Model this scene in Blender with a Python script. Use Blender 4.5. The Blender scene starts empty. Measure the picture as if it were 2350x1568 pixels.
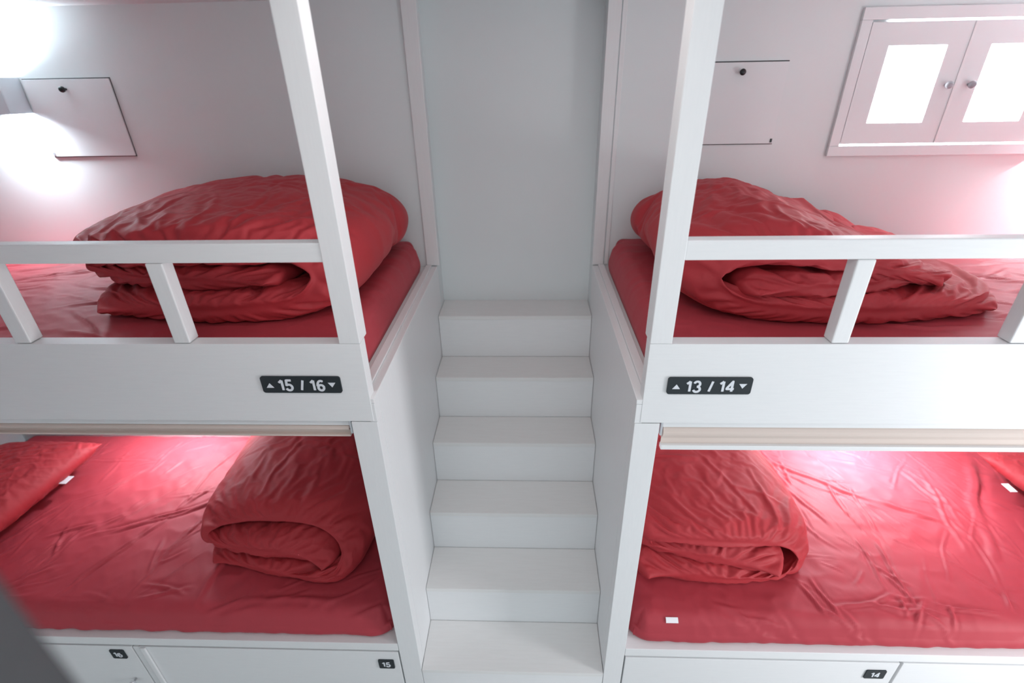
import bpy, bmesh, math, random
import numpy as np
from mathutils import Vector, Matrix, noise

S = bpy.context.scene
COL = S.collection
# ------------------------------------------------------------------ camera
cam_d = bpy.data.cameras.new('camera')
cam = bpy.data.objects.new('camera', cam_d)
COL.objects.link(cam)
TH, YAW, ROLL = .49132, .03972, -.01886
fw = Vector((-math.sin(YAW)*math.cos(TH), math.cos(YAW)*math.cos(TH), -math.sin(TH)))
rt = Vector((math.cos(YAW), math.sin(YAW), 0)); up = rt.cross(fw)
r2 = math.cos(ROLL)*rt + math.sin(ROLL)*up; u2 = -math.sin(ROLL)*rt + math.cos(ROLL)*up
CAMP = Vector((.41745, -1.0919, 2.42431))
m = Matrix((r2, u2, -fw)).transposed().to_4x4(); m.translation = CAMP
cam.matrix_world = m
cam_d.sensor_width = 36; cam_d.lens = 36*1145.75/2350
cam_d.clip_start = .02
cam_d.dof.use_dof = True; cam_d.dof.focus_distance = 1.5
cam_d.dof.aperture_fstop = cam_d.lens/1000/.0095
S.camera = cam
# ------------------------------------------------------------------ view, world, big lights
S.view_settings.view_transform = 'Standard'; S.view_settings.look = 'None'
S.view_settings.gamma = 1; S.view_settings.use_curve_mapping = False
S.view_settings.exposure = 0.25
W = bpy.data.worlds.new('world'); S.world = W; W.use_nodes = True
W.node_tree.nodes['Background'].inputs[0].default_value = (.84, .95, 1, 1)
W.node_tree.nodes['Background'].inputs[1].default_value = .76

def area(name, loc, target, sx, sy, power, color=(1, 1, 1), spread=180):
    l = bpy.data.lights.new(name, 'AREA'); l.shape = 'RECTANGLE'; l.size = sx; l.size_y = sy
    l.energy = power; l.color = color; l.spread = math.radians(spread)
    o = bpy.data.objects.new(name, l); COL.objects.link(o); o.location = loc
    o.rotation_euler = (Vector(target)-Vector(loc)).to_track_quat('-Z', 'Y').to_euler()
    return o
area('aisle_window_daylight', (3.02, -1.0, 1.25), (.3, .1, 1.0), .5, 1.3, 31, (.97, .97, 1))
area('aisle_ceiling_light', (.25, -.70, 2.66), (.25, -.3, 0), 1.3, .3, 4.2, (1, .95, .93))

area('stair_fill_light', (.35, .0, 2.66), (.35, .02, 0), .5, .25, 1.6, (1, .95, .93))  # added fill to brighten treads, caps and alcove; no fixture here
# ------------------------------------------------------------------ helpers
def tag(o, label=None, cat=None, group=None, kind=None):
    if label: o['label'] = label
    if cat: o['category'] = cat
    if group: o['group'] = group
    if kind: o['kind'] = kind
    return o
def empty(name, loc, label=None, cat=None, group=None, kind=None):
    o = bpy.data.objects.new(name, None); COL.objects.link(o); o.location = loc
    o.empty_display_size = .05
    return tag(o, label, cat, group, kind)
def link(name, me, mat, parent=None, smooth=False):
    o = bpy.data.objects.new(name, me); COL.objects.link(o)
    me.name = name
    if mat and not me.materials: me.materials.append(mat)
    if parent:
        o.parent = parent
        o.matrix_parent_inverse = Matrix.Translation(-Vector(parent.location))
    if smooth:
        for p in me.polygons: p.use_smooth = True
    return o
def boxes(name, lst, mat, parent=None, bev=.0015, seg=2):
    """one mesh made of axis-aligned boxes ((x0,x1),(y0,y1),(z0,z1))"""
    bm = bmesh.new()
    for b in lst:
        (x0, x1), (y0, y1), (z0, z1) = b[:3]
        t = bmesh.new(); bmesh.ops.create_cube(t, size=1)
        for v in t.verts:
            v.co = Vector(((x0+x1)/2+v.co.x*(x1-x0), (y0+y1)/2+v.co.y*(y1-y0), (z0+z1)/2+v.co.z*(z1-z0)))
        if bev: bmesh.ops.bevel(t, geom=t.edges[:], offset=bev, segments=seg, profile=.6, affect='EDGES')
        tm = bpy.data.meshes.new('t'); t.to_mesh(tm); t.free(); bm.from_mesh(tm); bpy.data.meshes.remove(tm)
    me = bpy.data.meshes.new(name); bm.to_mesh(me); bm.free()
    return link(name, me, mat, parent)
def lathe(name, prof, axis_mat, mat, parent=None, n=28):
    """prof: (r, h) list revolved about local Z, then placed by axis_mat"""
    vs = []; fs = []
    for r, h in prof:
        for k in range(n):
            a = 2*math.pi*k/n; vs.append(axis_mat @ Vector((r*math.cos(a), r*math.sin(a), h)))
    for i in range(len(prof)-1):
        for k in range(n):
            fs.append((i*n+k, i*n+(k+1) % n, (i+1)*n+(k+1) % n, (i+1)*n+k))
    fs.append(tuple(range(n))[::-1]); fs.append(tuple((len(prof)-1)*n+k for k in range(n)))
    me = bpy.data.meshes.new(name); me.from_pydata(vs, [], fs)
    return link(name, me, mat, parent, True)
def rrect(name, x0, x1, z0, z1, r, y0, y1, mat, parent=None, n=6):
    """rounded rectangle in XZ, thickness along Y"""
    pts = []
    for cx_, cz_, a0 in ((x1-r, z1-r, 0), (x0+r, z1-r, 90), (x0+r, z0+r, 180), (x1-r, z0+r, 270)):
        for k in range(n+1):
            a = math.radians(a0+90*k/n); pts.append((cx_+r*math.cos(a), cz_+r*math.sin(a)))
    N = len(pts)
    vs = [(x, y0, z) for x, z in pts]+[(x, y1, z) for x, z in pts]
    fs = [tuple(range(N))[::-1], tuple(range(N, 2*N))]+[(i, (i+1) % N, N+(i+1) % N, N+i) for i in range(N)]
    me = bpy.data.meshes.new(name); me.from_pydata(vs, [], fs)
    bm = bmesh.new(); bm.from_mesh(me); bmesh.ops.recalc_face_normals(bm, faces=bm.faces[:]); bm.to_mesh(me); bm.free()
    return link(name, me, mat, parent)

# ------------------------------------------------------------------ materials
def mat(name, col, rough=.5, **kw):
    m = bpy.data.materials.new(name); m.use_nodes = True
    b = m.node_tree.nodes['Principled BSDF']
    b.inputs['Base Color'].default_value = (*col, 1); b.inputs['Roughness'].default_value = rough
    for k, v in kw.items(): b.inputs[k].default_value = v
    return m
def bump(m, scale, strength, dist, stretch=(1, 1, 1), detail=4, colvar=None):
    nt = m.node_tree; b = nt.nodes['Principled BSDF']
    tc = nt.nodes.new('ShaderNodeTexCoord'); mp = nt.nodes.new('ShaderNodeMapping')
    mp.inputs['Scale'].default_value = stretch
    nz = nt.nodes.new('ShaderNodeTexNoise'); nz.inputs['Scale'].default_value = scale; nz.inputs['Detail'].default_value = detail
    bp = nt.nodes.new('ShaderNodeBump'); bp.inputs['Strength'].default_value = strength; bp.inputs['Distance'].default_value = dist
    nt.links.new(tc.outputs['Object'], mp.inputs[0]); nt.links.new(mp.outputs[0], nz.inputs['Vector'])
    nt.links.new(nz.outputs['Fac'], bp.inputs['Height']); nt.links.new(bp.outputs[0], b.inputs['Normal'])
    if colvar:
        c0 = b.inputs['Base Color'].default_value[:]
        mx = nt.nodes.new('ShaderNodeMix'); mx.data_type = 'RGBA'
        mx.inputs[6].default_value = c0; mx.inputs[7].default_value = (*colvar, 1)
        rmp = nt.nodes.new('ShaderNodeMapRange'); rmp.inputs[1].default_value = .4; rmp.inputs[2].default_value = .65
        nt.links.new(nz.outputs['Fac'], rmp.inputs[0]); nt.links.new(rmp.outputs[0], mx.inputs[0])
        nt.links.new(mx.outputs[2], b.inputs['Base Color'])
    return m
M_WHITE = bump(mat('white_laminate', (.795, .80, .81), .42), 60, .07, .0004, (3, 3, .25), 5, (.78, .785, .797))
M_WHITEH = bump(mat('white_laminate_horizontal', (.795, .80, .81), .42), 60, .07, .0004, (.25, 3, 3), 5, (.78, .785, .797))
M_STEP = bump(mat('stair_laminate', (.77, .765, .76), .38), 60, .07, .0004, (.2, 2, 3), 5, (.752, .745, .74))
M_WALL = bump(mat('painted_panel', (.745, .785, .795), .5), 35, .05, .0006, (1, 1, 1), 3)
M_DOOR = mat('cabinet_door_paint', (.76, .785, .80), .4)
M_ALU = mat('brushed_aluminium', (.78, .8, .84), .3, Metallic=.85)
M_CHROME = mat('chrome', (.8, .82, .84), .12, Metallic=1.)
M_KNOB = mat('grey_satin_knob', (.30, .31, .34), .4)
M_BLACK = mat('black_plastic', (.008, .012, .014), .35)
M_PLATE = bump(mat('dark_slate_plate', (.012, .019, .024), .5), 300, .1, .0003)
M_LETTER = mat('pale_lettering', (.72, .75, .80), .5)
M_TAG = bump(mat('white_woven_tag', (.85, .85, .88), .8), 400, .2, .0003)
M_BLIND = bump(mat('beige_blind_fabric', (.66, .56, .51), .8), 900, .3, .0004, (1, 1, 1), 2)
M_FLOOR = bump(mat('pale_vinyl_floor', (.42, .41, .40), .5), 20, .1, .001, (1, .1, 1), 4, (.38, .37, .36))
M_GREYP = mat('grey_post_shade_in_colour', (.035, .042, .046), .45)  # base colour darkened to hold the backlit shade on the near post
M_GAP = mat('shadow_gap_lining', (.10, .10, .105), .8)
M_LAMP = mat('lamp_aluminium_paint', (.62, .66, .70), .35, Metallic=.2)
def emit(name, col, st):
    m = bpy.data.materials.new(name); m.use_nodes = True; nt = m.node_tree
    b = nt.nodes['Principled BSDF']; b.inputs['Base Color'].default_value = (.9, .9, .9, 1)
    b.inputs['Emission Color'].default_value = (*col, 1); b.inputs['Emission Strength'].default_value = st
    return m
M_PANE = emit('frosted_daylit_pane', (.95, .97, 1), 8.0)
M_LED = emit('lamp_diffuser', (.97, .97, 1), 12)

def fabric(name, col, deep):
    m = mat(name, col, .6)
    nt = m.node_tree; b = nt.nodes['Principled BSDF']
    b.inputs['Sheen Weight'].default_value = .06; b.inputs['Sheen Roughness'].default_value = .4
    b.inputs['Sheen Tint'].default_value = (1, .55, .6, 1)
    b.inputs['Specular IOR Level'].default_value = .32
    tc = nt.nodes.new('ShaderNodeTexCoord')
    n1 = nt.nodes.new('ShaderNodeTexNoise'); n1.inputs['Scale'].default_value = 7; n1.inputs['Detail'].default_value = 6
    n1.inputs['Distortion'].default_value = 1.2; n1.noise_type = 'RIDGED_MULTIFRACTAL' if hasattr(n1, 'noise_type') else n1.noise_type
    mp = nt.nodes.new('ShaderNodeMapping'); mp.inputs['Scale'].default_value = (1, .8, 1)
    n2 = nt.nodes.new('ShaderNodeTexNoise'); n2.inputs['Scale'].default_value = 32; n2.inputs['Detail'].default_value = 4
    ad = nt.nodes.new('ShaderNodeMath'); ad.operation = 'MULTIPLY_ADD'; ad.inputs[1].default_value = .35
    b1 = nt.nodes.new('ShaderNodeBump'); b1.inputs['Strength'].default_value = deep; b1.inputs['Distance'].default_value = .004
    nt.links.new(tc.outputs['Object'], mp.inputs[0]); nt.links.new(mp.outputs[0], n1.inputs['Vector']); nt.links.new(mp.outputs[0], n2.inputs['Vector'])
    nt.links.new(n2.outputs['Fac'], ad.inputs[0]); nt.links.new(n1.outputs['Fac'], ad.inputs[2])
    nt.links.new(ad.outputs[0], b1.inputs['Height']); nt.links.new(b1.outputs[0], b.inputs['Normal'])
    return m
M_SHEET = fabric('red_sheet_cotton', (.40, .040, .056), .40)
M_DUVET = fabric('red_duvet_cotton', (.41, .030, .039), .20)

# ------------------------------------------------------------------ the room
XA, XB = 0.0, .70                 # faces of the two stair side panels
LW, RW = -2.45, 3.15              # ends of the bunks
YW, YALC, ZC = 1.06, 1.15, 2.675
tag(boxes('floor', [((LW-.1, RW+.1), (-2.6, YALC+.1), (-.05, 0))], M_FLOOR, bev=0), kind='structure')
tag(boxes('ceiling', [((LW-.1, RW+.1), (-1.6, YALC+.1), (ZC, ZC+.05))], M_WALL, bev=0), kind='structure')
tag(boxes('wall_back', [((LW, -.0), (YW, YW+.14), (0, ZC)), ((.70, RW), (YW, YW+.14), (0, ZC)), ((-.0, .70), (YALC, YALC+.05), (0, ZC))], M_WALL, bev=0), kind='structure')
tag(boxes('wall_left', [((LW-.1, LW), (-1.6, YALC+.1), (0, ZC))], M_WALL, bev=0), kind='structure')
tag(boxes('wall_right', [((RW, RW+.1), (-1.6, YALC+.1), (0, ZC))], M_WALL, bev=0), kind='structure')
tag(boxes('trim_1', [((-.047, .010), (YW-.012, YW+.005), (1.668, ZC))], M_WHITE, bev=.003), kind='structure')
tag(boxes('trim_2', [((.698, .746), (YW-.012, YW+.005), (1.668, ZC)), ((.751, .768), (YW-.006, YW+.005), (1.668, ZC))], M_WHITE, bev=.002), kind='structure')

tag(boxes('light_block_panel', [((LW, .150), (-1.10, -1.05), (1.05, ZC))], M_WALL, bev=0), kind='structure')  # unseen panel added to block world light from the left bunk
# ------------------------------------------------------------------ staircase
FY = [0, .199, .3985, .5885, .7765, .965, YALC]
FZ = [.400, .6067, .816, 1.030, 1.243, 1.4545]
st = empty('staircase', (.35, .5, 0), 'steep white box staircase climbing between the two bunk beds', 'staircase')
for k in range(6):
    boxes('tread', [((XA+.0015, XB-.0015), (FY[k]-.002, FY[k+1]-.0005), (FZ[k]-.018, FZ[k]))], M_STEP, st, bev=.001)
    z0 = FZ[k-1] if k else .20
    boxes('riser', [((XA+.0015, XB-.0015), (FY[k], FY[k]+.016), (z0, FZ[k]-.018))], M_WHITEH, st, bev=.0005)
boxes('tread', [((XA+.0015, XB-.0015), (-.16, -.0005), (.182, .20))], M_STEP, st, bev=.001)
boxes('riser', [((XA+.0015, XB-.0015), (-.158, -.142), (0, .182))], M_WHITEH, st, bev=.0005)
for xs_ in ((XA+.0015, XA+.02), (XB-.02, XB-.0015)): boxes('stringer', [(xs_, (-.141, -.0005), (0, .181))], M_WHITE, st, bev=.001)

# ------------------------------------------------------------------ bunk beds
def bunk(side, label):
    """side -1: the left bunk, +1: the right bunk"""
    if side < 0: X = lambda d: XA-d; end = LW; bal = [-.4675, -.888, -1.309, -1.73, -2.15]; px = (-.0619, -.0088); lx = (-.073, -.0005)
    else: X = lambda d: XB+d; end = RW; bal = [1.173, 1.593, 2.013, 2.433, 2.853]; px = (.7145, .7684); lx = (.7005, .7685)
    sp = lambda a, b: (min(a, b), max(a, b))
    root = empty('bunk_bed', ((X(0)+end)/2, .5, 0), label, 'bunk bed')
    # upper corner post and beam
    boxes('corner_post', [(px, (0, .0575), (1.8325, ZC-.001))], M_WHITE, root, .002)
    i = px[0] if side < 0 else px[1]
    boxes('front_beam', [(sp(px[1] if side < 0 else px[0], end), (.0, .038), (1.591, 1.832))], M_WHITEH, root, .0015)
    boxes('guard_rail', [(sp(i, end), (.003, .036), (2.046, 2.0927))], M_WHITEH, root, .003)
    for b in bal:
        boxes('baluster', [((b-.0205, b+.0205), (.002, .040), (1.8335, 2.0455))], M_WHITE, root, .003)
    # lower post (front face flush with the stair side)
    boxes('lower_post', [(lx, (0, .045), (0, 1.588))], M_WHITE, root, .0015)
    # side panel with its cap rail
    pb = lambda d0, d1: sp(X(d0), X(d1))
    sd = boxes('side_panel', [(pb(.0, .019), (.0455, YW-.0005), (0, 1.650)), (pb(.0, .019), (.001, .0455), (1.589, 1.650))], M_WHITE, root, .001)
    boxes('cap_rail', [(pb(-.001, .024), (.001 if side > 0 else .001, YW-.013), (1.6505, 1.6645)), (pb(.024, .050), (.06, YW-.013), (1.655, 1.671))], M_WHITE, sd, .002)
    # deck of the upper bed and ledge of the lower bed
    boxes('bed_deck', [(sp(X(.052), end), (.0385, YW-.002), (1.60, 1.66))], M_WHITEH, root, .001)
    boxes('lower_deck', [(sp(X(.0745) if side < 0 else X(.0690), end), (.0, YW-.002), (.519, .562))], M_WHITEH, root, .002)
    boxes('plinth', [(sp(X(.0745) if side < 0 else X(.0690), end), (.03, .05), (0, .08))], M_WHITEH, root, .001)
    return root
bunk(-1, 'white built-in bunk bed left of the stairs with 15/16 on its beam')
bunk(1, 'white built-in bunk bed right of the stairs with 13/14 on its beam')

# lockers under the lower beds (doors flush with the front)
def locker(x0, x1, label, knob=None, stripe=None):
    root = empty('locker', ((x0+x1)/2, .3, .08), label, 'locker', None)
    boxes('carcass', [((x0, x1), (.022, .6), (.082, .517))], M_GAP, root, 0)
    boxes('door', [((x0+.004, x1-.004), (.0, .019), (.085, .508))], M_WHITEH, root, .002)
    if stripe:
        boxes('divider', [((x0-.0195, x0+.0025), (.0, .019), (.085, .508))], M_WHITEH, root, .001)
        boxes('edge_trim', [((stripe-.010, stripe+.010), (-.008, -.0005), (.085, .508))], M_WHITE, root, .003)
    if knob:
        kx, kz = knob
        lathe('knob', [(.004, 0), (.004, .012), (.012, .016), (.0135, .022), (.012, .027), (.006, .030)],
              Matrix.Translation((kx, 0, kz)) @ Matrix.Rotation(math.pi/2, 4, 'X'), M_CHROME, root)
    return root
locker(-1.088, -.075, 'white under-bed locker door marked 15 left of the stairs', None, -1.066)
locker(-2.40, -1.110, 'white under-bed locker door marked 16 with a chrome knob', (-1.175, .292))
locker(.770, 1.771, 'white under-bed locker door marked 14 right of the stairs')
locker(1.775, 2.90, 'white under-bed locker door at the bottom right corner, right of 14')

# ------------------------------------------------------------------ signs
def arc(cx_, cz_, rx, rz, a0, a1, n=14):
    return [(cx_+rx*math.cos(math.radians(a0+(a1-a0)*k/n)), cz_+rz*math.sin(math.radians(a0+(a1-a0)*k/n))) for k in range(n+1)]
GLYPH = {   # bold numerals as centre-line strokes in a box one unit tall
    '1': (.46, [[(.06, .70), (.28, .90)], [(.28, .90), (.28, .09)]]),
    '3': (.60, [arc(.28, .70, .19, .20, 165, -90), arc(.28, .29, .22, .205, 90, -165)]),
    '4': (.62, [[(.42, .09), (.42, .90), (.08, .36), (.08, .30), (.56, .30)]]),
    '5': (.62, [[(.50, .90), (.16, .90), (.12, .52)]+arc(.28, .32, .22, .235, 125, -160)]),
    '6': (.60, [arc(.31, .31, .20, .22, 0, 360, 22), arc(.37, .45, .27, .45, 180, 62)]),
    '/': (.36, [[(.06, .08), (.26, .92)]])}
def text_mesh(s_, size, cx, cz, y, mat_, parent, name='lettering', w=.168):
    tot = sum(GLYPH[c][0] for c in s_); x = -tot/2; vs = []; fs = []
    def add(poly):
        n = len(vs); k = len(poly)
        yy = y-.00002*(n/8)
        for lay in (0, .0007): vs.extend([(cx+px*size, yy-lay, cz+(pz-.5)*size) for px, pz in poly])
        fs.append(tuple(range(n+k, n+2*k))); fs.append(tuple(range(n, n+k))[::-1])
        for a in range(k): b = (a+1) % k; fs.append((n+a, n+b, n+k+b, n+k+a))
    for c in s_:
        adv, strokes = GLYPH[c]
        for st_ in strokes:
            for (x0_, z0_), (x1_, z1_) in zip(st_[:-1], st_[1:]):
                L_ = math.hypot(x1_-x0_, z1_-z0_)
                if L_ < 1e-6: continue
                nx_, nz_ = -(z1_-z0_)/L_*w/2, (x1_-x0_)/L_*w/2
                add([(x+x0_-nx_, z0_-nz_), (x+x1_-nx_, z1_-nz_), (x+x1_+nx_, z1_+nz_), (x+x0_+nx_, z0_+nz_)])
            for px_, pz_ in st_[1:-1]: add([(x+px_+w/2*math.cos(t*math.pi/5), pz_+w/2*math.sin(t*math.pi/5)) for t in range(10)])
        x += adv
    me = bpy.data.meshes.new(name); me.from_pydata(vs, [], fs)
    return link(name, me, mat_, parent)
def tri(cx, cz, w, h, y, down, parent):
    s = -1 if down else 1
    p = [(cx-w/2, cz-s*h/2), (cx+w/2, cz-s*h/2), (cx, cz+s*h/2)]
    vs = [(x, y, z) for x, z in p]+[(x, y-.0008, z) for x, z in p]
    me = bpy.data.meshes.new('arrow'); me.from_pydata(vs, [], [(0, 1, 2), (5, 4, 3), (0, 3, 4, 1), (1, 4, 5, 2), (2, 5, 3, 0)])
    link('arrow', me, M_LETTER, parent)
def bed_sign(x0, x1, a, b, label):
    zc = 1.7115; w = x1-x0; xc = (x0+x1)/2
    root = empty('number_sign', (xc, 0, zc), label, 'sign')
    rrect('plate', x0, x1, 1.687, 1.7375, .007, -.0045, -.0002, M_PLATE, root)
    y = -.0047; u = w/.2125
    tri(x0+.0225*u, zc-.001, .020, .014, y, False, root)
    text_mesh(a, .0375, x0+.066*u, zc, y, M_LETTER, root)
    text_mesh('/', .036, x0+.110*u, zc, y, M_LETTER, root)
    text_mesh(b, .0375, x0+.150*u, zc, y, M_LETTER, root)
    tri(x0+.189*u, zc+.001, .020, .014, y, True, root)
bed_sign(-.290, -.0775, '15', '16', 'dark 15/16 number plate with arrows on the left bunk beam')
bed_sign(.7715, .985, '13', '14', 'dark 13/14 number plate with arrows on the right bunk beam')
def small_sign(cx, cz, w, h, s, label):
    root = empty('number_plate', (cx, 0, cz), label, 'sign')
    rrect('plate', cx-w/2, cx+w/2, cz-h/2, cz+h/2, .005, -.0045, -.0002, M_PLATE, root)
    text_mesh(s, .031, cx, cz, -.0047, M_LETTER, root)
small_sign(-1.180, .462, .056, .054, '16', 'small dark square plate reading 16 on the left locker')
small_sign(-.131, .436, .060, .054, '15', 'small dark square plate reading 15 low beside the stairs')
small_sign(1.697, .441, .072, .050, '14', 'small dark square plate reading 14 on the right locker')

# ------------------------------------------------------------------ roller blinds in the lower openings
def blind(x0, x1, zf, label, capx):
    root = empty('roller_blind', ((x0+x1)/2, .02, 1.56), label, 'blind')
    boxes('head_rail', [((x0, x1), (.012, .05), (1.567, 1.5905))], M_WHITEH, root, .003)
    boxes('bottom_bar', [((x0+.003, x1-.003), (.012, .030), (zf, zf+(.016 if zf < 1.52 else .006)))], M_WHITEH if zf < 1.52 else M_BLIND, root, .003)
    # fabric with the round bulge of the roll above it
    vs = []; prof = []
    zt = 1.566; zb = zf+(.016 if zf < 1.52 else .006)
    H = zt-zb; nb = 10
    for i in range(nb+1):
        a = i/nb; prof.append((.020-.010*math.sin(math.pi*min(1, a*1.6)) if a < .625 else .0225, zt-a*H))
    me = bpy.data.meshes.new('blind_fabric')
    vs = []
    for (y, z) in prof: vs += [(x0+.004, y, z), (x1-.004, y, z)]
    for (y, z) in prof: vs += [(x0+.004, .045 if z > zb+.02 else y+.003, z), (x1-.004, .045 if z > zb+.02 else y+.003, z)]
    n = len(prof); fs = [(2*i, 2*i+1, 2*i+3, 2*i+2) for i in range(n-1)]
    fs += [(2*n+2*i, 2*n+2*i+2, 2*n+2*i+3, 2*n+2*i+1) for i in range(n-1)]
    fs += [(2*i, 2*i+2, 2*n+2*i+2, 2*n+2*i) for i in range(n-1)]+[(2*i+1, 2*n+2*i+1, 2*n+2*i+3, 2*i+3) for i in range(n-1)]
    fs += [(0, 2*n, 2*n+1, 1), (2*n-2, 2*n-1, 4*n-1, 4*n-2)]
    me.from_pydata(vs, [], fs); link('blind_fabric', me, M_BLIND, root)
    boxes('end_cap', [((capx-.003, capx+.003), (.008, .052), (1.542, 1.590))], M_ALU, root, .001)
    return root
blind(-2.44, -.084, 1.5275, 'retracted beige roller blind under the beam of the left bunk', -.0805)
blind(.781, 3.14, 1.488, 'beige roller blind with white bottom bar under the right bunk beam', .7775)

# ------------------------------------------------------------------ things on the back wall
def hatch(x0, x1, z0, z1, kx, kz, label, stain):
    root = empty('wall_cabinet', ((x0+x1)/2, YW, (z0+z1)/2), label, 'cabinet')
    boxes('gap_lining', [((x0-.002, x1+.002), (YW-.0016, YW-.0004), (z0-.0035, z1+.004))], M_GAP, root, 0)
    boxes('door', [((x0, x1), (YW-.0075, YW-.0018), (z0, z1))], M_DOOR, root, .001)
    lathe('knob', [(.004, 0), (.004, .010), (.010, .014), (.0115, .020), (.010, .025), (.005, .0275)],
          Matrix.Translation((kx, YW-.0075, kz)) @ Matrix.Rotation(math.pi/2, 4, 'X'), M_BLACK, root)
    boxes('hinge', [((stain-.004, stain+.004), (YW-.010, YW-.0076), (z0+.004, z0+.018))], M_BLACK if stain > 0 else M_ALU, root, .001)
hatch(-1.571, -1.219, 2.153, 2.437, -1.404, 2.402, 'square white cabinet door in the left wall near the lamp', -1.562)
hatch(1.045, 1.378, 2.166, 2.450, 1.207, 2.418, 'square white cabinet door in the wall left of the window', 1.370)

win = empty('window_1', (1.98, YW, 2.36), None, None, None, 'structure')
x0, x1, z0, z1 = 1.599, 2.42, 2.115, 2.612
def frame(name, x0, x1, z0, z1, w, ya, yb, mt, parent, bev=.002):
    return boxes(name, [((x0, x1), (ya, yb), (z0, z0+w)), ((x0, x1), (ya, yb), (z1-w, z1)),
                        ((x0, x0+w), (ya, yb), (z0+w, z1-w)), ((x1-w, x1), (ya, yb), (z0+w, z1-w))], mt, parent, bev)
frame('window_frame', x0, x1, z0, z1, .038, YW-.014, YW-.0005, M_DOOR, win)
boxes('window_backing', [((x0+.039, x1-.039), (YW-.0016, YW-.0004), (z0+.039, z1-.039))], M_DOOR, win, 0)
boxes('meeting_bead', [((1.996, 2.005), (YW-.0155, YW-.0122), (z0+.046, z1-.046))], M_WHITE, win, .001)
boxes('light_gap', [((x0+.041, x1-.06), (YW-.0060, YW-.0017), (z0+.0385, z0+.0445)), ((x0+.10, x1-.06), (YW-.0060, YW-.0017), (z1-.044, z1-.039))], M_PANE, win, 0)
for (a, b, kx, pa, pb_) in ((x0+.041, 1.998, 1.966, 1.718, 1.926), (2.003, x1-.041, 2.049, 2.079, 2.287)):
    za, zb = z0+.0455, z1-.0455; zp0, zp1 = 2.235, 2.493
    sh = boxes('shutter', [((a, b), (YW-.012, YW-.0017), (za, zp0)), ((a, b), (YW-.012, YW-.0017), (zp1, zb)),
                           ((a, pa), (YW-.012, YW-.0017), (zp0, zp1)), ((pb_, b), (YW-.012, YW-.0017), (zp0, zp1))], M_DOOR, win, 0)
    rrect('pane', pa-.0, pb_+.0, zp0-.0, zp1+.0, .010, YW-.0124, YW-.004, M_PANE, sh)
    lathe('knob', [(.005, 0), (.005, .010), (.012, .014), (.0135, .021), (.012, .026), (.006, .029)],
          Matrix.Translation((kx, YW-.012, 2.363)) @ Matrix.Rotation(math.pi/2, 4, 'X'), M_KNOB, sh)

def wall_lamp(x0, x1, z0, z1, power, label, down=1., upw=1.):
    root = empty('wall_lamp', ((x0+x1)/2, YW, (z0+z1)/2), label, 'lamp')
    ya, yb = YW-.100, YW-.002; t = .004
    boxes('lamp_housing', [((x0, x1), (ya, ya+t), (z0, z1)), ((x0, x1), (yb-t, yb), (z0, z1)),
                           ((x0, x0+t), (ya+t, yb-t), (z0, z1)), ((x1-t, x1), (ya+t, yb-t), (z0, z1)),
                           ((x0+t, x1-t), (ya+t, yb-t), ((z0+z1)/2-.005, (z0+z1)/2+.005))], M_LAMP, root, .0008)
    for s, pw in ((-1, down), (1, upw)):
        zz = z0+.042 if s < 0 else z1-.042
        boxes('diffuser', [((x0+t+.001, x1-t-.001), (ya+t+.001, yb-t-.001), (zz-.002, zz+.002))], M_LED, root, 0)
        l = area('lamp_light', ((x0+x1)/2, (ya+yb)/2, zz+s*.003), ((x0+x1)/2, (ya+yb)/2, zz+s*1), x1-x0-.012, .086, power*pw, (.80, .93, 1))
        l.parent = root; l.matrix_parent_inverse = Matrix.Translation(-root.location)
wall_lamp(-1.700, -1.582, 2.320, 2.446, 8.5, 'square grey up-and-down wall lamp beside the left cabinet door')
wall_lamp(2.66, 2.778, 2.320, 2.446, 32, 'square grey up-and-down wall lamp right of the window', 1, 1)
wall_lamp(-1.42, -1.302, 1.17, 1.296, 15, 'square grey wall lamp above the lower left bed', 1., .3)
wall_lamp(1.98, 2.098, 1.22, 1.346, 30, 'square grey wall lamp above the lower right bed', 1., .3)

# ------------------------------------------------------------------ cloth surfaces
def fbm(X, Y, Z, seed, octs=3):
    """cheap smooth vector noise from random sines, vectorised"""
    r = np.random.RandomState(seed); out = np.zeros_like(X)
    for o in range(octs):
        f = 2.0**o
        for k in range(7):
            d = r.normal(size=3); d /= np.linalg.norm(d); d *= f*(1+.6*r.rand())*2*math.pi
            out += np.sin(d[0]*X+d[1]*Y+d[2]*Z+r.rand()*6.283)/7/f**.9
    return out
def crease(X, Y, seg, seed):
    x0, y0, x1, y1, amp, w = seg
    L = math.hypot(x1-x0, y1-y0); tx, ty = (x1-x0)/L, (y1-y0)/L
    u = (X-x0)*tx+(Y-y0)*ty; v = -(X-x0)*ty+(Y-y0)*tx
    v = v+.010*np.sin(u*9+seed)+.005*np.sin(u*23+seed*2.1)
    t = np.clip(u/L, -.35, 1.35)
    env = np.exp(-((t-.5)/.42)**4)
    ww = .62*w*(.8+.5*np.abs(t-.5))
    p = np.exp(-(v/ww)**2)-.55*np.exp(-((v-1.5*ww)/ww)**2)-.25*np.exp(-((v+1.8*ww)/(1.3*ww))**2)
    return amp*env*p
def auto_segs(n, xr, yr, ang, spread, lr, amp, w, seed):
    r = random.Random(seed); out = []
    for _ in range(n):
        x, y = r.uniform(*xr), r.uniform(*yr); a = math.radians(ang+r.gauss(0, spread)); L = r.uniform(*lr)
        s = r.uniform(.5, 1.2)
        out.append((x, y, x+L*math.cos(a), y+L*math.sin(a), amp*s, w*r.uniform(.7, 1.4)))
    return out
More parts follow.
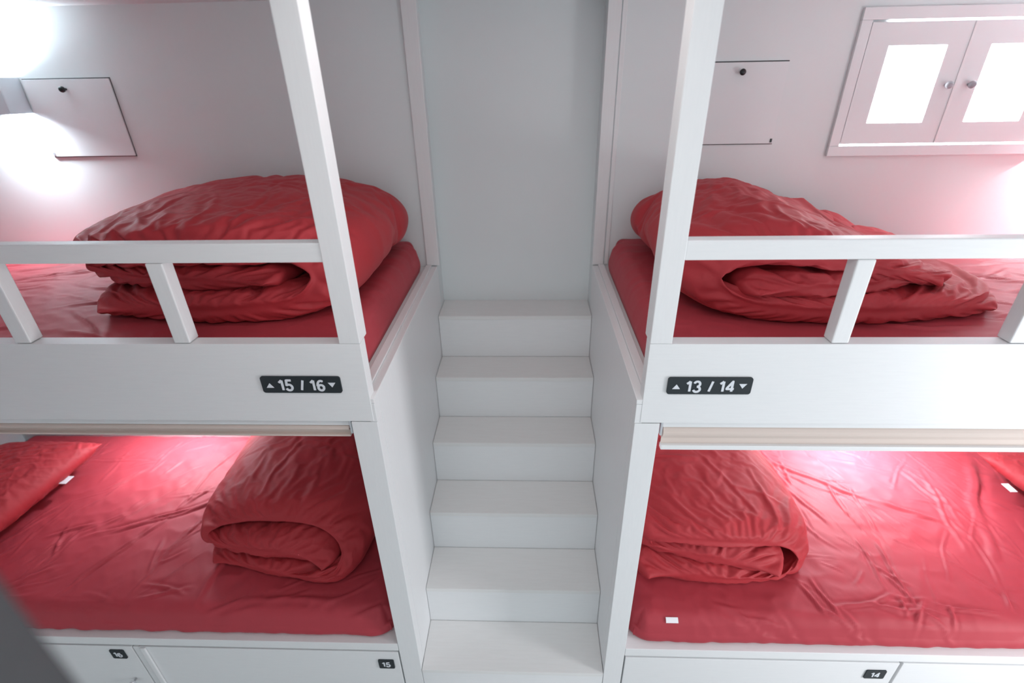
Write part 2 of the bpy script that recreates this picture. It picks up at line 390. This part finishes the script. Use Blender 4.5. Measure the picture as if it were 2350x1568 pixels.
def settle(ob, pin, press, grow, gather, frames, bend):
    """let the cover buckle: a short cloth relaxation with more cloth than surface and a gathered seam"""
    me = ob.data; n = len(me.vertices)
    w = np.zeros(n, np.float32); me.attributes['seam'].data.foreach_get('value', w)
    g1 = ob.vertex_groups.new(name='hold'); g1.add(list(range(n)), pin, 'REPLACE')
    g2 = ob.vertex_groups.new(name='gather')
    for lvl in range(21):
        ids = np.nonzero(np.round(w*20) == lvl)[0].tolist()
        if ids: g2.add(ids, lvl/20, 'REPLACE')
    md = ob.modifiers.new('cloth', 'CLOTH'); cs = md.settings
    cs.quality = 4; cs.mass = .25; cs.tension_stiffness = 12; cs.compression_stiffness = 12; cs.shear_stiffness = 3
    cs.bending_stiffness = bend; cs.air_damping = 3; cs.use_pressure = press > 0; cs.uniform_pressure_force = press
    cs.vertex_group_mass = 'hold'; cs.pin_stiffness = 1; cs.vertex_group_shrink = 'gather'
    cs.shrink_min = -grow; cs.shrink_max = gather; cs.effector_weights.gravity = 0
    md.collision_settings.use_collision = False; md.collision_settings.use_self_collision = False
    md.point_cache.frame_start = 1; md.point_cache.frame_end = frames
    for f in range(1, frames+1): S.frame_set(f)
    m2 = bpy.data.meshes.new_from_object(ob.evaluated_get(bpy.context.evaluated_depsgraph_get()))
    ob.modifiers.clear(); ob.vertex_groups.clear()
    co = np.zeros(n*3, np.float32); m2.vertices.foreach_get('co', co)
    if len(m2.vertices) == n and np.isfinite(co).all(): me.vertices.foreach_set('co', co); me.update()
    bpy.data.meshes.remove(m2); S.frame_set(1)
TOPS = []
def rest_on(me, hm, zlow):
    for v_ in me.vertices:
        h_ = max(hm.get((int(v_.co.x//.02)+a, int(v_.co.y//.02)+b), zlow) for a in (-1, 0, 1) for b in (-1, 0, 1))+.001
        if v_.co.z < h_: v_.co.z = h_+(v_.co.z-h_)*.02+.002
def mattress(name_label, x0, x1, y0, y1, z0, z1, segs, seed, droop=.012, res=.0062, sc=1.75, puff=.02, grow=.03, group=None):
    root = empty('mattress', ((x0+x1)/2, (y0+y1)/2, z0), name_label, 'mattress')
    nx = int((x1-x0)/res); ny = int((y1-y0)/res)
    # arc profile: top grid plus skirt all round, built as a superellipsoid-ish slab
    R = .060; ns = 10
    us = np.concatenate([x0-np.zeros(ns+1), np.linspace(x0, x1, nx), x1+np.zeros(ns+1)])
    vs = np.concatenate([y0-np.zeros(ns+1), np.linspace(y0, y1, ny), y1+np.zeros(ns+1)])
    ku = np.concatenate([np.linspace(1, 1/(ns+1), ns+1), np.zeros(nx), np.linspace(1/(ns+1), 1, ns+1)])
    kv = np.concatenate([np.linspace(1, 1/(ns+1), ns+1), np.zeros(ny), np.linspace(1/(ns+1), 1, ns+1)])
    X, Y = np.meshgrid(us, vs, indexing='ij'); KU, KV = np.meshgrid(ku, kv, indexing='ij')
    # rounding of the border
    def ro(X, a, b, R):
        d = np.minimum(X-a, b-X); return np.clip(1-d/R, 0, 1)
    ex = ro(X, x0, x1, R); ey = ro(Y, y0, y1, R); ey = np.where(Y > (y0+y1)/2, ey*.35, ey)
    e = np.clip(np.sqrt(ex**2+ey**2), 0, 1)
    Z = z1-R*(1-np.sqrt(np.clip(1-e**2, 0, 1)))
    k = np.maximum(KU, KV)
    ztop = z1-R
    Z = np.where(k > 0, ztop+(z0-ztop)*k, Z)
    # corner rounding in plan
    cr = .075
    for (cx_, sx_) in ((x0, 1), (x1, -1)):
        for (cy_, sy_) in ((y0, 1), (y1, -1)):
            dx = (X-cx_)*sx_; dy = (Y-cy_)*sy_
            mk = (dx < cr) & (dy < cr)
            a = np.clip(1-dx/cr, 0, 1); b = np.clip(1-dy/cr, 0, 1)
            m_ = np.maximum(a, b); rr = np.sqrt(a*a+b*b)+1e-9
            f = np.where(rr > 0, m_/rr, 1)
            X = np.where(mk, cx_+sx_*(cr-cr*a*f), X); Y = np.where(mk, cy_+sy_*(cr-cr*b*f), Y)
    # bulge of the sides
    sb = np.sin(np.pi*np.clip(k, 0, 1))*.010
    Y = Y-np.where(KV > 0, np.where(np.arange(Y.shape[1])[None, :] < Y.shape[1]/2, 1, -1)*sb, 0)
    X = X-np.where(KU > 0, np.where(np.arange(X.shape[0])[:, None] < X.shape[0]/2, 1, -1)*sb*.6, 0)
    top = np.where(k > 0, np.clip(1-k*1.0, 0, 1), 1.)
    D = np.zeros_like(X)
    for i, s in enumerate(segs): D += sc*crease(X, Y, s, i+seed)
    D = .0075*np.tanh(D/.0075)
    w1 = 1-np.abs(fbm(X*3.0, Y*4.5, Z*0, seed, 3))*2
    D += .0035*w1+.005*fbm(X*.8, Y*1.0, Z*0, seed+5, 2)
    crown = puff*np.clip(np.sin(np.pi*(X-x0)/(x1-x0)), 0, 1)**.3*np.clip(np.sin(np.pi*(Y-y0)/(y1-y0)), 0, 1)**.5
    Z = Z+(D+crown*.6)*top
    # skirt: vertical gathers, wavy hem
    front = (np.arange(Y.shape[1])[None, :] < ns+8)
    g = np.sin(X*41+6*np.sin(X*3.1+seed)+3*np.sin(X*8.3))*.25+1.3*fbm(X*5, Y*0, Z*3, seed+9, 3)
    Y = Y+np.where(front, np.clip(k*1.5, 0, 1)*.0045*g*np.sign(.5), 0)
    hem = fbm(X*.9, Y*0, Z*0, seed+3, 3)
    kk = np.clip((k-.75)/.25, 0, 1)
    Y = Y+np.where(front, kk*(.016+droop*hem), 0)
    Z = Z+np.where(k > 0, .0, 0)
    nX, nY = X.shape
    co = np.stack([X, Y, np.maximum(Z, z0)], -1).reshape(-1, 3)
    idx = np.arange(nX*nY).reshape(nX, nY)
    q = np.stack([idx[:-1, :-1], idx[1:, :-1], idx[1:, 1:], idx[:-1, 1:]], -1).reshape(-1, 4)
    me = bpy.data.meshes.new('fitted_sheet'); me.from_pydata(co.tolist(), [], q.tolist())
    sh = link('fitted_sheet', me, M_SHEET, root, True)
    # height map of the top, so that what lies on it rests on it
    hm = {}
    for x_, y_, z_ in co:
        key = (int(x_//.02), int(y_//.02))
        if z_ > hm.get(key, -9): hm[key] = z_
    TOPS.append(hm)
    return root
LLs = [(-1.508,0.341,-0.991,0.611,0.0090,0.014), (-1.461,0.360,-1.007,0.578,0.0060,0.010), (-1.408,0.105,-1.216,0.460,0.0070,0.009), (-1.216,0.460,-1.129,0.961,0.0050,0.010), (-1.122,0.125,-1.015,0.578,0.0060,0.009), (-1.015,0.578,-1.018,0.763,0.0050,0.010), (-1.173,0.522,-1.109,0.654,0.0060,0.009), (-0.946,0.623,-0.482,0.808,0.0090,0.018), (-0.908,0.675,-0.500,0.739,0.0060,0.014), (-0.945,0.894,-0.671,1.038,0.0070,0.016), (-0.862,0.812,-0.587,0.932,0.0060,0.014), (-1.098,0.141,-0.906,0.093,0.0050,0.012), (-1.746,0.817,-1.627,0.913,0.0050,0.014), (-1.608,0.636,-1.517,0.782,0.0050,0.012), (-1.678,0.357,-1.520,0.436,0.0060,0.014), (-1.158,0.361,-1.087,0.172,0.0040,0.012), (-1.656,0.222,-1.581,0.401,0.0050,0.014), (-1.564,0.244,-1.620,0.424,0.0050,0.014), (-0.841,0.344,-0.851,0.048,0.0040,0.020), (-0.666,0.078,-0.275,0.112,0.0040,0.020), (-0.765,0.015,-0.566,0.080,0.0040,0.020)]
LRs = [(1.568,0.894,1.989,0.617,0.0120,0.016), (1.989,0.617,2.188,0.510,0.0070,0.016), (1.580,0.843,1.944,0.593,0.0060,0.010), (1.829,0.736,1.830,0.409,0.0070,0.010), (1.929,0.692,1.877,0.428,0.0060,0.010), (1.786,0.408,1.754,0.209,0.0070,0.010), (1.841,0.392,1.829,0.132,0.0080,0.011), (1.621,0.676,1.719,0.462,0.0060,0.012), (1.566,0.709,1.639,0.408,0.0050,0.012), (1.528,0.097,1.778,0.152,0.0060,0.012), (1.894,0.133,2.119,0.069,0.0060,0.012), (2.274,0.416,2.191,0.188,0.0060,0.012), (2.191,0.188,2.153,0.102,0.0060,0.012), (2.611,0.894,2.353,0.481,0.0120,0.035), (2.353,0.481,2.276,0.292,0.0080,0.030), (1.448,0.191,1.504,0.077,0.0060,0.012), (1.512,0.220,1.543,0.062,0.0060,0.012), (1.808,0.245,1.829,0.101,0.0070,0.012), (1.787,0.145,1.768,0.066,0.0060,0.012), (1.868,0.136,1.785,0.035,0.0060,0.012), (1.951,0.120,1.922,0.037,0.0060,0.012), (1.764,0.283,1.878,0.199,0.0040,0.012), (1.110,0.070,1.318,0.009,0.0060,0.014), (1.189,0.071,1.395,0.011,0.0050,0.012), (2.222,0.821,2.284,0.560,0.0050,0.016), (2.317,0.837,2.189,0.311,0.0050,0.016), (1.926,0.895,2.213,0.805,0.0030,0.012)]
m_ll = mattress('lower left mattress in a crumpled red fitted sheet', -2.42, -.085, .028, 1.057, .563, .675,
         LLs+auto_segs(90, (-2.2, -.3), (.08, .95), 55, 26, (.08, .35), .0026, .009, 3)+auto_segs(20, (-2.1, -.2), (.03, .10), 5, 15, (.1, .35), .003, .012, 4), 11)
m_lr = mattress('lower right mattress in a crumpled bright red fitted sheet', .785, 3.12, .028, 1.057, .563, .675,
         LRs+auto_segs(120, (1.4, 2.9), (.06, .95), 115, 28, (.08, .35), .0028, .009, 5)+auto_segs(26, (.9, 3.0), (.02, .12), -25, 20, (.08, .3), .004, .012, 6), 23)
m_ul = mattress('upper left mattress in a red fitted sheet behind the guard rail', -2.42, -.068, .062, 1.057, 1.661, 1.782,
         auto_segs(55, (-2.2, -.6), (.1, .95), 8, 18, (.12, .5), .0040, .011, 7), 31)
m_ur = mattress('upper right mattress in a red fitted sheet behind the guard rail', .765, 3.12, .062, 1.057, 1.661, 1.782,
         auto_segs(60, (1.2, 2.9), (.1, .95), -8, 16, (.15, .5), .0048, .012, 8), 41)
tv = []
for e_ in (.52, .52+.08, .52+.16, .52+.24):
    for xx in (.913, .957): tv.append((xx, .028+.06*(1-e_)-.004, .675-.06*(1-math.sqrt(1-e_*e_))+.006))
tm_ = bpy.data.meshes.new('care_tag'); tm_.from_pydata(tv+[(a, b+.001, c-.001) for a, b, c in tv], [], [(0, 1, 3, 2), (2, 3, 5, 4), (4, 5, 7, 6), (10, 11, 9, 8), (12, 13, 11, 10), (14, 15, 13, 12)])
link('care_tag', tm_, M_TAG, m_lr)

def smooth_path(P, n):
    P = np.array(P, float); K = len(P)
    Pe = np.vstack([2*P[0]-P[1], P, 2*P[-1]-P[-2]])
    out = []
    for i in range(K-1):
        p0, p1, p2, p3 = Pe[i:i+4]
        for t in np.linspace(0, 1, 24, endpoint=False):
            out.append(.5*((2*p1)+(-p0+p2)*t+(2*p0-5*p1+4*p2-p3)*t*t+(-p0+3*p1-3*p2+p3)*t**3))
    out.append(P[-1]); out = np.array(out)
    d = np.r_[0, np.cumsum(np.linalg.norm(np.diff(out[:, :2], axis=0), axis=1))]
    s = np.linspace(0, d[-1], n)
    return np.stack([np.interp(s, d, out[:, j]) for j in range(out.shape[1])], 1), s
def duvet(label, P, seed, hm, nv=76, pucker=.005, lift=.03, fold_amp=.003, zmin=None, wr=(), pin=.15, press=1.2, grow=.045, gather=.20, frames=12, bend=.09):
    """one padded quilt swept along a folded path. P rows: x, z, half thickness, y front, y back, lift weight, x shift at the back"""
    L0 = sum(math.hypot(P[i+1][0]-P[i][0], P[i+1][1]-P[i][1]) for i in range(len(P)-1))
    ns = int(L0/.0105)
    C, s = smooth_path(P, ns); L = s[-1]
    T = np.gradient(C[:, :2], axis=0); T /= np.linalg.norm(T, axis=1)[:, None]+1e-9
    for _ in range(6): T[1:-1] = (T[:-2]+2*T[1:-1]+T[2:])/4
    T /= np.linalg.norm(T, axis=1)[:, None]+1e-9
    N = np.stack([-T[:, 1], T[:, 0]], 1)
    # v spaced densely near the front seam
    v = np.linspace(0, 1, nv); v = v**1.25
    Sx, V = np.meshgrid(np.arange(ns), v, indexing='ij')
    sl = s[:, None]+0*V
    yf = C[:, 3][:, None]-.035; yb = C[:, 4][:, None]
    wob = .012*fbm(sl*1.3, V*0, V*0+1, seed, 3)
    Yc = (yf+wob)+(yb-yf-wob)*V
    dF = (Yc-yf-wob); dB = (yb-Yc)
    rs = .10
    def rnd(d, r): return np.sqrt(np.clip(1-(1-np.clip(d/r, 0, 1))**2, 0, 1))
    e = rnd(sl, .07)*rnd(L-sl, .07)
    g = (.10+.90*rnd(dF, rs))*rnd(dB, .12)
    h = C[:, 2][:, None]*e*g*(1+.12*fbm(sl*2.2, Yc*2.5, Yc*0, seed+1, 2))
    liftz = lift*C[:, 5][:, None]*np.sin(np.pi*np.clip(V*.9+.05, 0, 1))**.8+np.minimum(C[:, 5][:, None], 0)*.075*V
    xs = C[:, 6][:, None]*V**1.5
    verts = []
    for side in (1, -1):
        A = sl*1.0+side*7.3
        # puckers running away from the front seam
        a1 = 1-np.abs(np.sin(A*34+2.5*fbm(A*1.4, dF*2, A*0, seed+2, 2)*3))*1.0
        a2 = 1-np.abs(np.sin(A*61+2.0*fbm(A*2.4, dF*5, A*0, seed+4, 2)*3+1))
        wgt = np.exp(-dF/(.045+.03*fbm(A*1.5, A*0, A*0, seed+6, 2)))
        am = .55+.6*fbm(A*2.1, A*0, A*0+side, seed+8, 2)
        d = pucker*np.clip(am, .1, 1.4)*wgt*(a1*.8+a2*.45-.6)*np.clip(dF/.012, .25, 1)
        # long soft tension folds over the whole surface
        q = fbm(A*.55+Yc*.5, Yc*2.6-A*.35, A*0, seed+10, 3)
        d = d+fold_amp*(1-np.abs(q)*2.4)*np.clip(g*1.2, 0, 1)
        q2 = fbm(A*3.2, Yc*1.1, A*0+side, seed+12, 2)
        d = d+fold_amp*.5*(1-np.abs(q2)*2.2)*np.clip(g*1.2, 0, 1)
        for i, w_ in enumerate(wr):
            d = d+crease(A, Yc, (w_[0]+side*7.3,)+tuple(w_[1:2])+(w_[2]+side*7.3,)+tuple(w_[3:]), i)
        H = side*(h+d*e)
        X = C[:, 0][:, None]+xs+N[:, 0][:, None]*H
        Z = C[:, 1][:, None]+N[:, 1][:, None]*H+liftz
        if zmin is not None: Z = np.where(Z < zmin, zmin+(Z-zmin)*.06, Z)
        verts.append(np.stack([X, Yc+0*X, Z], -1))
    idx = np.arange(ns*nv).reshape(ns, nv)
    q = np.stack([idx[:-1, :-1], idx[1:, :-1], idx[1:, 1:], idx[:-1, 1:]], -1).reshape(-1, 4)
    o = ns*nv
    faces = q.tolist()+(q[:, ::-1]+o).tolist()
    rim = [(i, 0) for i in range(ns)]+[(ns-1, j) for j in range(1, nv)]+[(i, nv-1) for i in range(ns-2, -1, -1)]+[(0, j) for j in range(nv-2, 0, -1)]
    for a in range(len(rim)):
        i0 = idx[rim[a]]; i1 = idx[rim[(a+1) % len(rim)]]
        faces.append([int(i1), int(i0), int(i0)+o, int(i1)+o])
    co = np.concatenate([verts[0].reshape(-1, 3), verts[1].reshape(-1, 3)])
    me = bpy.data.meshes.new('folded_duvet'); me.from_pydata(co.tolist(), [], faces)
    sm = np.concatenate([np.exp(-dF/.022).ravel(), np.exp(-dF/.022).ravel()])
    at = me.attributes.new('seam', 'FLOAT', 'POINT'); at.data.foreach_set('value', sm.astype(np.float32))
    bm = bmesh.new(); bm.from_mesh(me)
    bmesh.ops.remove_doubles(bm, verts=bm.verts[:], dist=.0015)
    bmesh.ops.recalc_face_normals(bm, faces=bm.faces[:]); bm.to_mesh(me); bm.free()
    ob = link('folded_duvet', me, M_DUVET, None, True)
    tag(ob, label, 'duvet')
    settle(ob, pin, press, grow, gather, frames, bend)
    rest_on(ob.data, hm, zmin)
    sb = ob.modifiers.new('subdivision', 'SUBSURF'); sb.levels = 1; sb.render_levels = 1
    return ob
ULP = [(-.92, 1.825, .034, .23, .96, 0, -.1), (-.70, 1.838, .046, .20, .97, 0, -.1), (-.42, 1.840, .048, .19, .97, 0, 0), (-.24, 1.846, .046, .20, .97, 0, 0),
       (-.135, 1.880, .043, .22, .97, .2, 0), (-.125, 1.935, .046, .25, .97, .6, 0), (-.21, 1.982, .050, .25, .97, 1, 0), (-.42, 2.008, .058, .22, .98, 1.2, 0), (-.70, 1.998, .058, .21, .98, 1.1, -.1),
       (-.92, 1.965, .043, .26, .98, .6, -.16), (-.98, 1.940, .030, .32, .97, .3, -.16), (-.92, 1.922, .030, .30, .97, .2, -.12), (-.70, 1.918, .036, .25, .97, 0, 0), (-.42, 1.920, .036, .22, .96, 0, 0), (-.26, 1.916, .030, .22, .96, 0, 0)]
duvet('puffy folded red duvet on the upper left mattress', ULP, 3, TOPS[2], zmin=1.792, lift=.025)
URP = [(1.80, 1.815, .030, .25, .96, 0, .1), (1.62, 1.832, .046, .20, .97, 0, .1), (1.25, 1.835, .044, .18, .97, 0, 0), (1.02, 1.836, .042, .18, .97, 0, 0),
       (.895, 1.866, .040, .21, .97, .2, 0), (.87, 1.92, .045, .25, .97, .6, 0), (.95, 1.970, .052, .25, .97, 1, 0), (1.14, 1.994, .058, .22, .98, 1.2, 0), (1.36, 1.945, .038, .20, .98, .2, .08),
       (1.57, 1.920, .026, .22, .98, -1.2, .22), (1.61, 1.908, .022, .26, .97, -1.2, .2), (1.50, 1.898, .030, .26, .97, 0, .1), (1.28, 1.902, .042, .20, .97, 0, 0), (1.08, 1.900, .040, .20, .96, 0, 0), (.97, 1.885, .030, .20, .96, 0, 0)]
duvet('puffy folded red duvet on the upper right mattress', URP, 17, TOPS[3], zmin=1.792, lift=.025)
LLP = [(-.915, .708, .030, .25, .93, 0, -.05), (-.72, .712, .036, .22, .95, 0, 0), (-.52, .708, .036, .19, .95, 0, 0), (-.37, .702, .034, .15, .95, 0, 0),
       (-.265, .730, .030, .17, .95, .1, 0), (-.255, .80, .032, .24, .95, .5, 0), (-.36, .880, .032, .28, .95, 1, 0), (-.56, .915, .030, .29, .95, 1.1, 0), (-.76, .890, .030, .30, .95, .9, -.03),
       (-.90, .830, .026, .30, .95, .3, -.05), (-.93, .795, .024, .28, .95, 0, -.05), (-.86, .785, .034, .25, .95, 0, 0), (-.66, .812, .056, .22, .95, 0, 0), (-.45, .808, .060, .20, .95, 0, 0), (-.315, .755, .040, .17, .94, 0, 0)]
duvet('rolled red duvet lying in shade on the lower left mattress', LLP, 29, TOPS[0], zmin=.678, lift=.03)
LRP = [(.80, .735, .055, .20, .93, 0, 0), (1.00, .730, .055, .19, .95, 0, 0), (1.20, .715, .040, .19, .95, 0, 0), (1.37, .700, .024, .20, .95, 0, 0),
       (1.485, .715, .026, .23, .95, .1, 0), (1.502, .775, .034, .27, .95, .4, 0), (1.40, .842, .040, .25, .95, .9, 0), (1.22, .885, .042, .22, .95, 1.1, 0), (1.00, .905, .044, .20, .95, 1.1, 0),
       (.84, .900, .040, .22, .95, .8, 0), (.81, .868, .030, .25, .95, .3, 0), (.86, .835, .032, .24, .95, 0, 0), (1.02, .820, .044, .22, .95, 0, 0), (1.20, .800, .054, .20, .95, 0, 0), (1.40, .760, .050, .18, .94, 0, 0)]
duvet('folded red duvet on the lower right mattress, gathered front edge', LRP, 43, TOPS[1], zmin=.678, lift=.03)

# ------------------------------------------------------------------ pillows
def pillow(hm, label, cx, cy, z, hx, hy, th, rotz, tilt, seed):
    root = empty('pillow', (cx, cy, z), label, 'pillow')
    n = 90
    u = np.linspace(-1, 1, n); U, V = np.meshgrid(u, u, indexing='ij')
    vv = []
    for side in (1, -1):
        # pincushion outline
        X = hx*U*(1-.07*(1-V**2)); Y = hy*V*(1-.05*(1-U**2))
        e = np.clip((1-np.abs(U)**2.4)*(1-np.abs(V)**2.4), 0, 1)**.55
        w = 1-np.abs(fbm(X*4, Y*4, X*0+side, seed, 3))*2
        pk = (1-np.abs(np.sin(np.arctan2(V, U)*19+2*fbm(X*2, Y*2, X*0, seed+1, 2))))*np.clip(1-e*1.5, 0, 1)*e
        Z = side*(th*e*(1+.08*fbm(X*2, Y*2, X*0, seed+3, 2))+.004*w*e+.012*pk)
        vv.append(np.stack([X, Y, Z], -1).reshape(-1, 3))
    idx = np.arange(n*n).reshape(n, n)
    q = np.stack([idx[:-1, :-1], idx[1:, :-1], idx[1:, 1:], idx[:-1, 1:]], -1).reshape(-1, 4)
    co = np.concatenate(vv); R = Matrix.Rotation(rotz, 3, 'Z') @ Matrix.Rotation(tilt, 3, 'Y')
    co = co @ np.array(R).T + np.array([cx, cy, z])
    me = bpy.data.meshes.new('pillowcase'); me.from_pydata(co.tolist(), [], q.tolist()+(q[:, ::-1]+n*n).tolist())
    bm = bmesh.new(); bm.from_mesh(me); bmesh.ops.remove_doubles(bm, verts=bm.verts[:], dist=1e-5); bmesh.ops.recalc_face_normals(bm, faces=bm.faces[:]); bm.to_mesh(me); bm.free()
    E_ = np.exp(-(1-np.maximum(np.abs(U), np.abs(V)))/.07).ravel()
    pc = link('pillowcase', me, M_DUVET, root, True)
    co_ = np.array([v.co for v in me.vertices]); lc = (co_-np.array([cx, cy, z])) @ np.array(R)
    sm = np.exp(-(1-np.clip(np.maximum(np.abs(lc[:, 0])/hx, np.abs(lc[:, 1])/hy), 0, 1))/.07)
    at = me.attributes.new('seam', 'FLOAT', 'POINT'); at.data.foreach_set('value', sm.astype(np.float32))
    settle(pc, .15, 1.2, .05, .12, 10, .05)
    rest_on(me, hm, .668)
    sb = pc.modifiers.new('subdivision', 'SUBSURF'); sb.levels = 1; sb.render_levels = 1
    return root, R
p, R = pillow(TOPS[0], 'plump red pillow at the left end of the lower left bed', -2.035, .51, .795, .29, .345, .105, math.radians(-4), math.radians(-4), 5)
boxes('care_tag', [((-1.785, -1.75), (.585, .635), (.770, .773))], M_TAG, p, 0)
p, R = pillow(TOPS[1], 'red pillow at the right end of the lower right bed', 2.84, .50, .785, .28, .36, .080, math.radians(6), math.radians(4), 9)
boxes('care_tag', [((2.535, 2.565), (.60, .65), (.765, .768))], M_TAG, p, 0)

# post of the opposite bunk, close to the viewer
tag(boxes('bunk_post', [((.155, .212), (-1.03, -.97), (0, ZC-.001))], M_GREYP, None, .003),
    'blurred backlit grey post close up at the bottom left corner', 'post')
